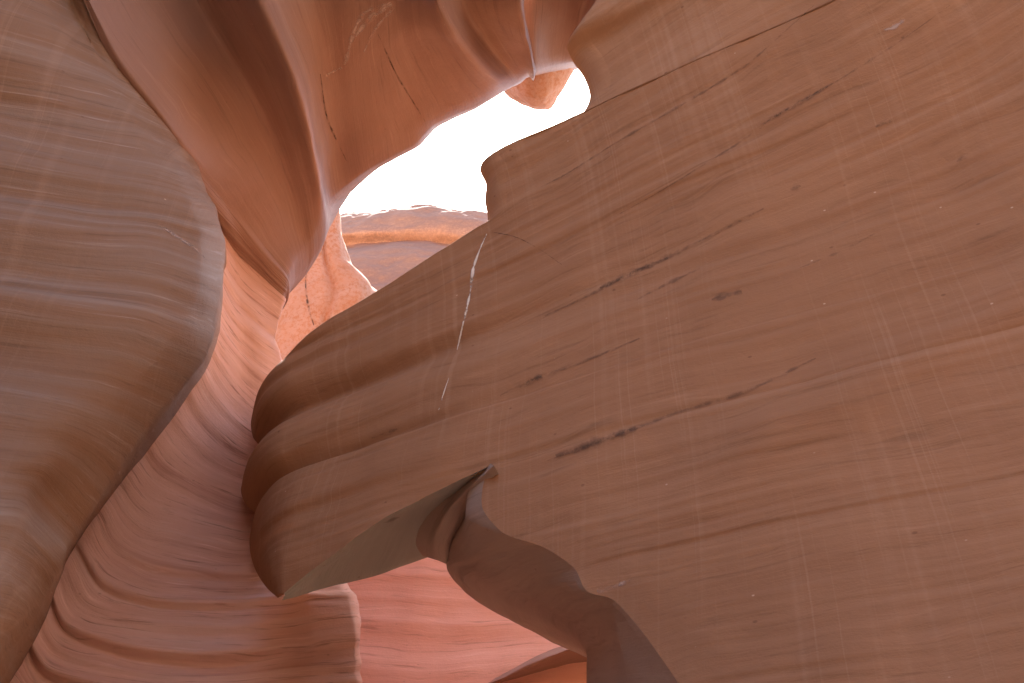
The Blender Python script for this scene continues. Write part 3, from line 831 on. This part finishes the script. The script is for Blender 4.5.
# ------------------------------------------------------------------ salmon wall seen under the nose
SW = ring_rows([
    [(120, 420, 13.2), (300, 420, 12.6), (430, 420, 12.2), (540, 430, 11.8), (660, 440, 11.2), (800, 440, 10.5)],
    [(140, 500, 12.0), (300, 500, 11.5), (430, 505, 11.2), (540, 510, 10.9), (660, 515, 10.4), (800, 515, 9.8)],
    [(160, 560, 11.1), (300, 565, 10.7), (430, 568, 10.45), (540, 572, 10.2), (660, 575, 9.8), (800, 575, 9.2)],
    [(180, 610, 10.5), (310, 615, 10.15), (430, 622, 9.9), (540, 622, 9.7), (660, 615, 9.3), (800, 610, 8.8)],
    [(190, 650, 10.0), (320, 655, 9.7), (440, 662, 9.5), (540, 656, 9.3), (660, 640, 9.0), (800, 630, 8.5)],
    [(200, 690, 9.6), (330, 695, 9.3), (450, 698, 9.1), (540, 690, 8.95), (660, 672, 8.7), (800, 660, 8.2)],
    [(200, 800, 8.7), (340, 800, 8.5), (460, 800, 8.3), (560, 800, 8.1), (680, 800, 7.8), (800, 800, 7.4)],
    [(200, 1050, 7.4), (340, 1050, 7.2), (460, 1050, 7.0), (560, 1050, 6.8), (680, 1050, 6.6), (800, 1050, 6.4)]])
SW = SW + [[np.array([p[0], p[1], -0.4]) for p in SW[-1]]]
sS = Sheet(loft(SW, 200, 260))
sS.swell(lambda u, v, p: 0.03 * fbm(p * 0.9, 3, 101) + 0.035 * stack(u, v, 0.2, 3.5, 102) + 0.010 * stack(u, v, 0.4, 10, 103))
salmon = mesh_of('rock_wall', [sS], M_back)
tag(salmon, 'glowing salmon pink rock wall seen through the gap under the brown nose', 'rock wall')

# the ledge on its right, its undercut's shade painted in by a darker stone
LG = ring_rows([
    [(480, 684, 9.3), (505, 672, 9.15), (540, 655, 9.05), (575, 640, 8.95), (620, 622, 8.8), (680, 600, 8.6)],
    [(484, 686, 9.15), (508, 676, 8.95), (542, 660, 8.80), (577, 646, 8.66), (622, 630, 8.5), (680, 610, 8.3)],
    [(488, 688, 9.2), (510, 680, 9.12), (544, 668, 9.08), (579, 656, 9.0), (624, 642, 8.85), (680, 625, 8.6)],
    [(490, 692, 9.3), (512, 688, 9.3), (546, 680, 9.25), (580, 670, 9.15), (624, 658, 9.0), (680, 645, 8.8)]])
sL = Sheet(loft(LG, 80, 50))
sL.swell(lambda u, v, p: 0.015 * fbm(p * 2.5, 3, 105))
mesh_of('dark_ledge', [sL], M_ceil, salmon)

# ------------------------------------------------------------------ canyon behind the viewer
def curtain(name, xy, z0, z1, lean, mat, seed, label):
    xy = np.array(xy, float)
    rows = []
    for k, f in enumerate(np.linspace(0, 1, 7)):
        n = np.array([0, 0])
        c = xy + np.array(lean) * (f ** 1.5)
        rows.append(np.concatenate([c, np.full((len(c), 1), z0 + (z1 - z0) * f)], -1))
    s = Sheet(loft(rows, 120, 120))
    s.swell(lambda u, v, p: 0.25 * fbm(p * 0.35, 4, seed) + 0.03 * stack(u, v, 0.3, 4, seed + 5))
    o = mesh_of(name, [s], mat)
    return tag(o, label, 'rock wall')


curtain('rock_wall', [(-7, 1.5), (-5.2, -1.2), (-2.5, -2.6), (0.5, -3.0), (3.5, -3.4), (7, -4.5), (10, -6)], -0.3, 8.0, (0, -0.8), M_rim, 111,
        'plain sandstone wall standing behind the camera')

# ------------------------------------------------------------------ marks lying on the rock
def crust(name, col, amt, along=6.0):
    """A thin broken stain: it thins out to nothing at its edges."""
    m = bpy.data.materials.new(name); m.use_nodes = True
    N = m.node_tree.nodes; L = m.node_tree.links
    b = N['Principled BSDF']; b.inputs['Base Color'].default_value = col + (1,)
    b.inputs['Roughness'].default_value = 0.95; b.inputs['Specular IOR Level'].default_value = 0.05
    uv = N.new('ShaderNodeUVMap'); uv.uv_map = 'beds'
    sp = N.new('ShaderNodeSeparateXYZ'); L.new(uv.outputs[0], sp.inputs[0])
    tc = N.new('ShaderNodeTexCoord')
    n = N.new('ShaderNodeTexNoise'); n.inputs['Scale'].default_value = along; n.inputs['Detail'].default_value = 6; n.inputs['Roughness'].default_value = 0.7
    L.new(tc.outputs['Object'], n.inputs['Vector'])
    r = N.new('ShaderNodeMapRange'); r.interpolation_type = 'SMOOTHSTEP'
    r.inputs['From Min'].default_value = 0.36; r.inputs['From Max'].default_value = 0.62; L.new(n.outputs['Fac'], r.inputs['Value'])
    a = N.new('ShaderNodeMath'); a.operation = 'ABSOLUTE'; L.new(sp.outputs['Y'], a.inputs[0])
    e = N.new('ShaderNodeMapRange'); e.interpolation_type = 'SMOOTHSTEP'
    e.inputs['From Min'].default_value = 1.0; e.inputs['From Max'].default_value = 0.1; L.new(a.outputs[0], e.inputs['Value'])
    k = N.new('ShaderNodeMath'); k.operation = 'MULTIPLY'; L.new(r.outputs['Result'], k.inputs[0]); L.new(e.outputs['Result'], k.inputs[1])
    k2 = N.new('ShaderNodeMath'); k2.operation = 'MULTIPLY'; k2.inputs[1].default_value = amt; L.new(k.outputs[0], k2.inputs[0])
    L.new(k2.outputs[0], b.inputs['Alpha'])
    return m


C_white = crust('white_mineral', (0.85, 0.80, 0.72), 2.2, 6)
C_dark = crust('dark_varnish', (0.17, 0.11, 0.085), 0.42, 9)
C_pale = crust('pale_scar', (0.62, 0.47, 0.40), 0.75, 9)
C_crack = crust('hairline_crack', (0.10, 0.06, 0.045), 0.8, 7)


def bvh_of(*obs):
    V, F, off = [], [], 0
    for o in obs:
        me = o.data
        co = np.empty(len(me.vertices) * 3, np.float32); me.vertices.foreach_get('co', co)
        V += [tuple(v) for v in co.reshape(-1, 3)]
        li = np.empty(len(me.loops), np.int32); me.loops.foreach_get('vertex_index', li)
        F += [tuple(int(i) for i in q) for q in (li.reshape(-1, 4) + off)]
        off += len(me.vertices)
    return BVHTree.FromPolygons(V, F)


def ribbon(name, tree, px, width, mat, parent, seed=0, jag=0.5, lift=0.004, step=1.5, wander=0.35):
    """An irregular thin crust that hugs the rock along a line; width as it looks in the picture."""
    rs = np.random.RandomState(seed)
    px = np.array(px, float)
    n = max(4, int(np.linalg.norm(np.diff(px, axis=0), axis=1).sum() / step))
    c = spline(px, even_ts(px, n))
    c = c + np.cumsum(rs.randn(n, 2) * 0.12, axis=0) * wander + rs.randn(n, 2) * 0.2 * wander
    tg = np.gradient(c, axis=0); tg /= np.linalg.norm(tg, axis=1, keepdims=True) + 1e-9
    nn = np.stack([-tg[:, 1], tg[:, 0]], -1)
    t = np.linspace(0, 1, n)
    w = width * (np.sin(np.pi * np.clip(t, 0.02, 0.98)) ** 0.4) * (1 - jag + jag * 2 * np.abs(noise3(np.stack([t * n * 0.15, t * 0, t * 0], -1), seed)))
    V, F, UV, last = [], [], [], None
    for k in range(n):
        row = []
        for s_ in (-1, -0.5, 0, 0.5, 1):
            d = Vector(ray(*(c[k] + nn[k] * w[k] * 0.5 * s_))).normalized()
            hit = tree.ray_cast(Vector(CAM), d)
            if hit[0] is None:
                row = None; break
            nrm = hit[1] if hit[1].dot(d) < 0 else -hit[1]
            row.append(tuple(hit[0] + nrm * lift))
        if row is None:
            last = None; continue
        b = len(V); V += row; UV += [(t[k], q) for q in (-1, -0.5, 0, 0.5, 1)]
        if last is not None:
            for j in range(4): F.append((last + j, last + j + 1, b + j + 1, b + j))
        last = b
    me = bpy.data.meshes.new(name); me.from_pydata(V, [], F); me.materials.append(mat)
    uvl = me.uv_layers.new(name='beds')
    for lp in me.loops: uvl.data[lp.index].uv = UV[lp.vertex_index]
    me.update()
    for p_ in me.polygons: p_.use_smooth = True
    o = bpy.data.objects.new(name, me); scene.collection.objects.link(o); o.parent = parent
    return o


T_up = bvh_of(upper_face, lower_face)
ribbon('mineral_vein', T_up, [(487, 234), (480, 250), (474, 268), (471, 290), (468, 306), (464, 322), (461, 336), (458, 350)], 3.4, C_white, right_wall, 3, 0.5)
ribbon('mineral_vein', T_up, [(449, 378), (445, 390), (441, 404), (439, 410)], 3.0, C_white, right_wall, 5, 0.6)
for k, (pts, w) in enumerate([
        ([(540, 188), (562, 177), (628, 136), (687, 102), (742, 68), (814, 5)], 4),
        ([(620, 214), (642, 202), (742, 141), (773, 118), (832, 84), (887, 50), (950, 5)], 4),
        ([(756, 128), (773, 118), (800, 103), (834, 83)], 7),
        ([(545, 316), (580, 300), (628, 275), (660, 261), (764, 209)], 7),
        ([(600, 288), (630, 274), (668, 258)], 12),
        ([(637, 300), (664, 286), (700, 269)], 6),
        ([(712, 300), (726, 296), (742, 292)], 11),
        ([(800, 268), (840, 252), (878, 232)], 4),
        ([(545, 462), (600, 442), (669, 416), (745, 392), (816, 359)], 8),
        ([(556, 456), (600, 441), (640, 428)], 12),
        ([(876, 127), (884, 123), (893, 120)], 12),
        ([(790, 190), (796, 188), (801, 186)], 8),
        ([(957, 162), (963, 158), (968, 154)], 6),
        ([(372, 438), (384, 434), (398, 429)], 6),
        ([(500, 396), (530, 381), (575, 365), (640, 338)], 7),
        ([(520, 388), (535, 380), (552, 373)], 10)]):
    ribbon('dark_stain', T_up, pts, w, C_dark, right_wall, 20 + k, 0.5)
for k, (pts, w) in enumerate([([(590, 594), (612, 588), (632, 580)], 9),
                              ([(905, 20), (893, 28), (884, 30)], 7)]):
    ribbon('pale_streak', T_up, pts, w, C_pale, right_wall, 60 + k, 0.5)
ribbon('hairline_crack', T_up, [(492, 232), (515, 237), (540, 250), (562, 265)], 1.8, C_crack, right_wall, 70, 0.4)
T_ov = bvh_of(overhang_face)
for k, pts in enumerate([[(378, 34), (398, 77), (425, 121)], [(320, 74), (327, 118), (347, 161)]]):
    ribbon('hairline_crack', T_ov, pts, 2.6, C_crack, overhang, 80 + k, 0.4)
for k, (pts, w) in enumerate([([(324, 76), (344, 64), (351, 40), (364, 13), (391, 2)], 7), ([(364, 52), (374, 30), (394, 7)], 6), ([(356, 36), (368, 20), (392, 4)], 16)]):
    ribbon('pale_scar', T_ov, pts, w, C_pale, overhang, 90 + k, 0.5)
T_le = bvh_of(left_face)
ribbon('pale_scar', T_le, [(160, 226), (175, 236), (190, 246), (204, 258)], 7, C_pale, left_wall, 95, 0.5)
ribbon('hairline_crack', T_le, [(160, 225), (174, 235), (196, 248)], 2, C_crack, left_wall, 96, 0.4)
T_cl = bvh_of(cliff)
ribbon('dark_crack', T_cl, [(318, 236), (310, 256), (306, 280), (308, 304), (314, 326)], 3.5, C_crack, cliff, 97, 0.4, lift=0.01)
T_un = bvh_of([o for o in right_wall.children if o.name.startswith('underside')][0])
ribbon('dark_stain', T_un, [(385, 522), (392, 519), (400, 517)], 5, C_dark, right_wall, 98, 0.4)
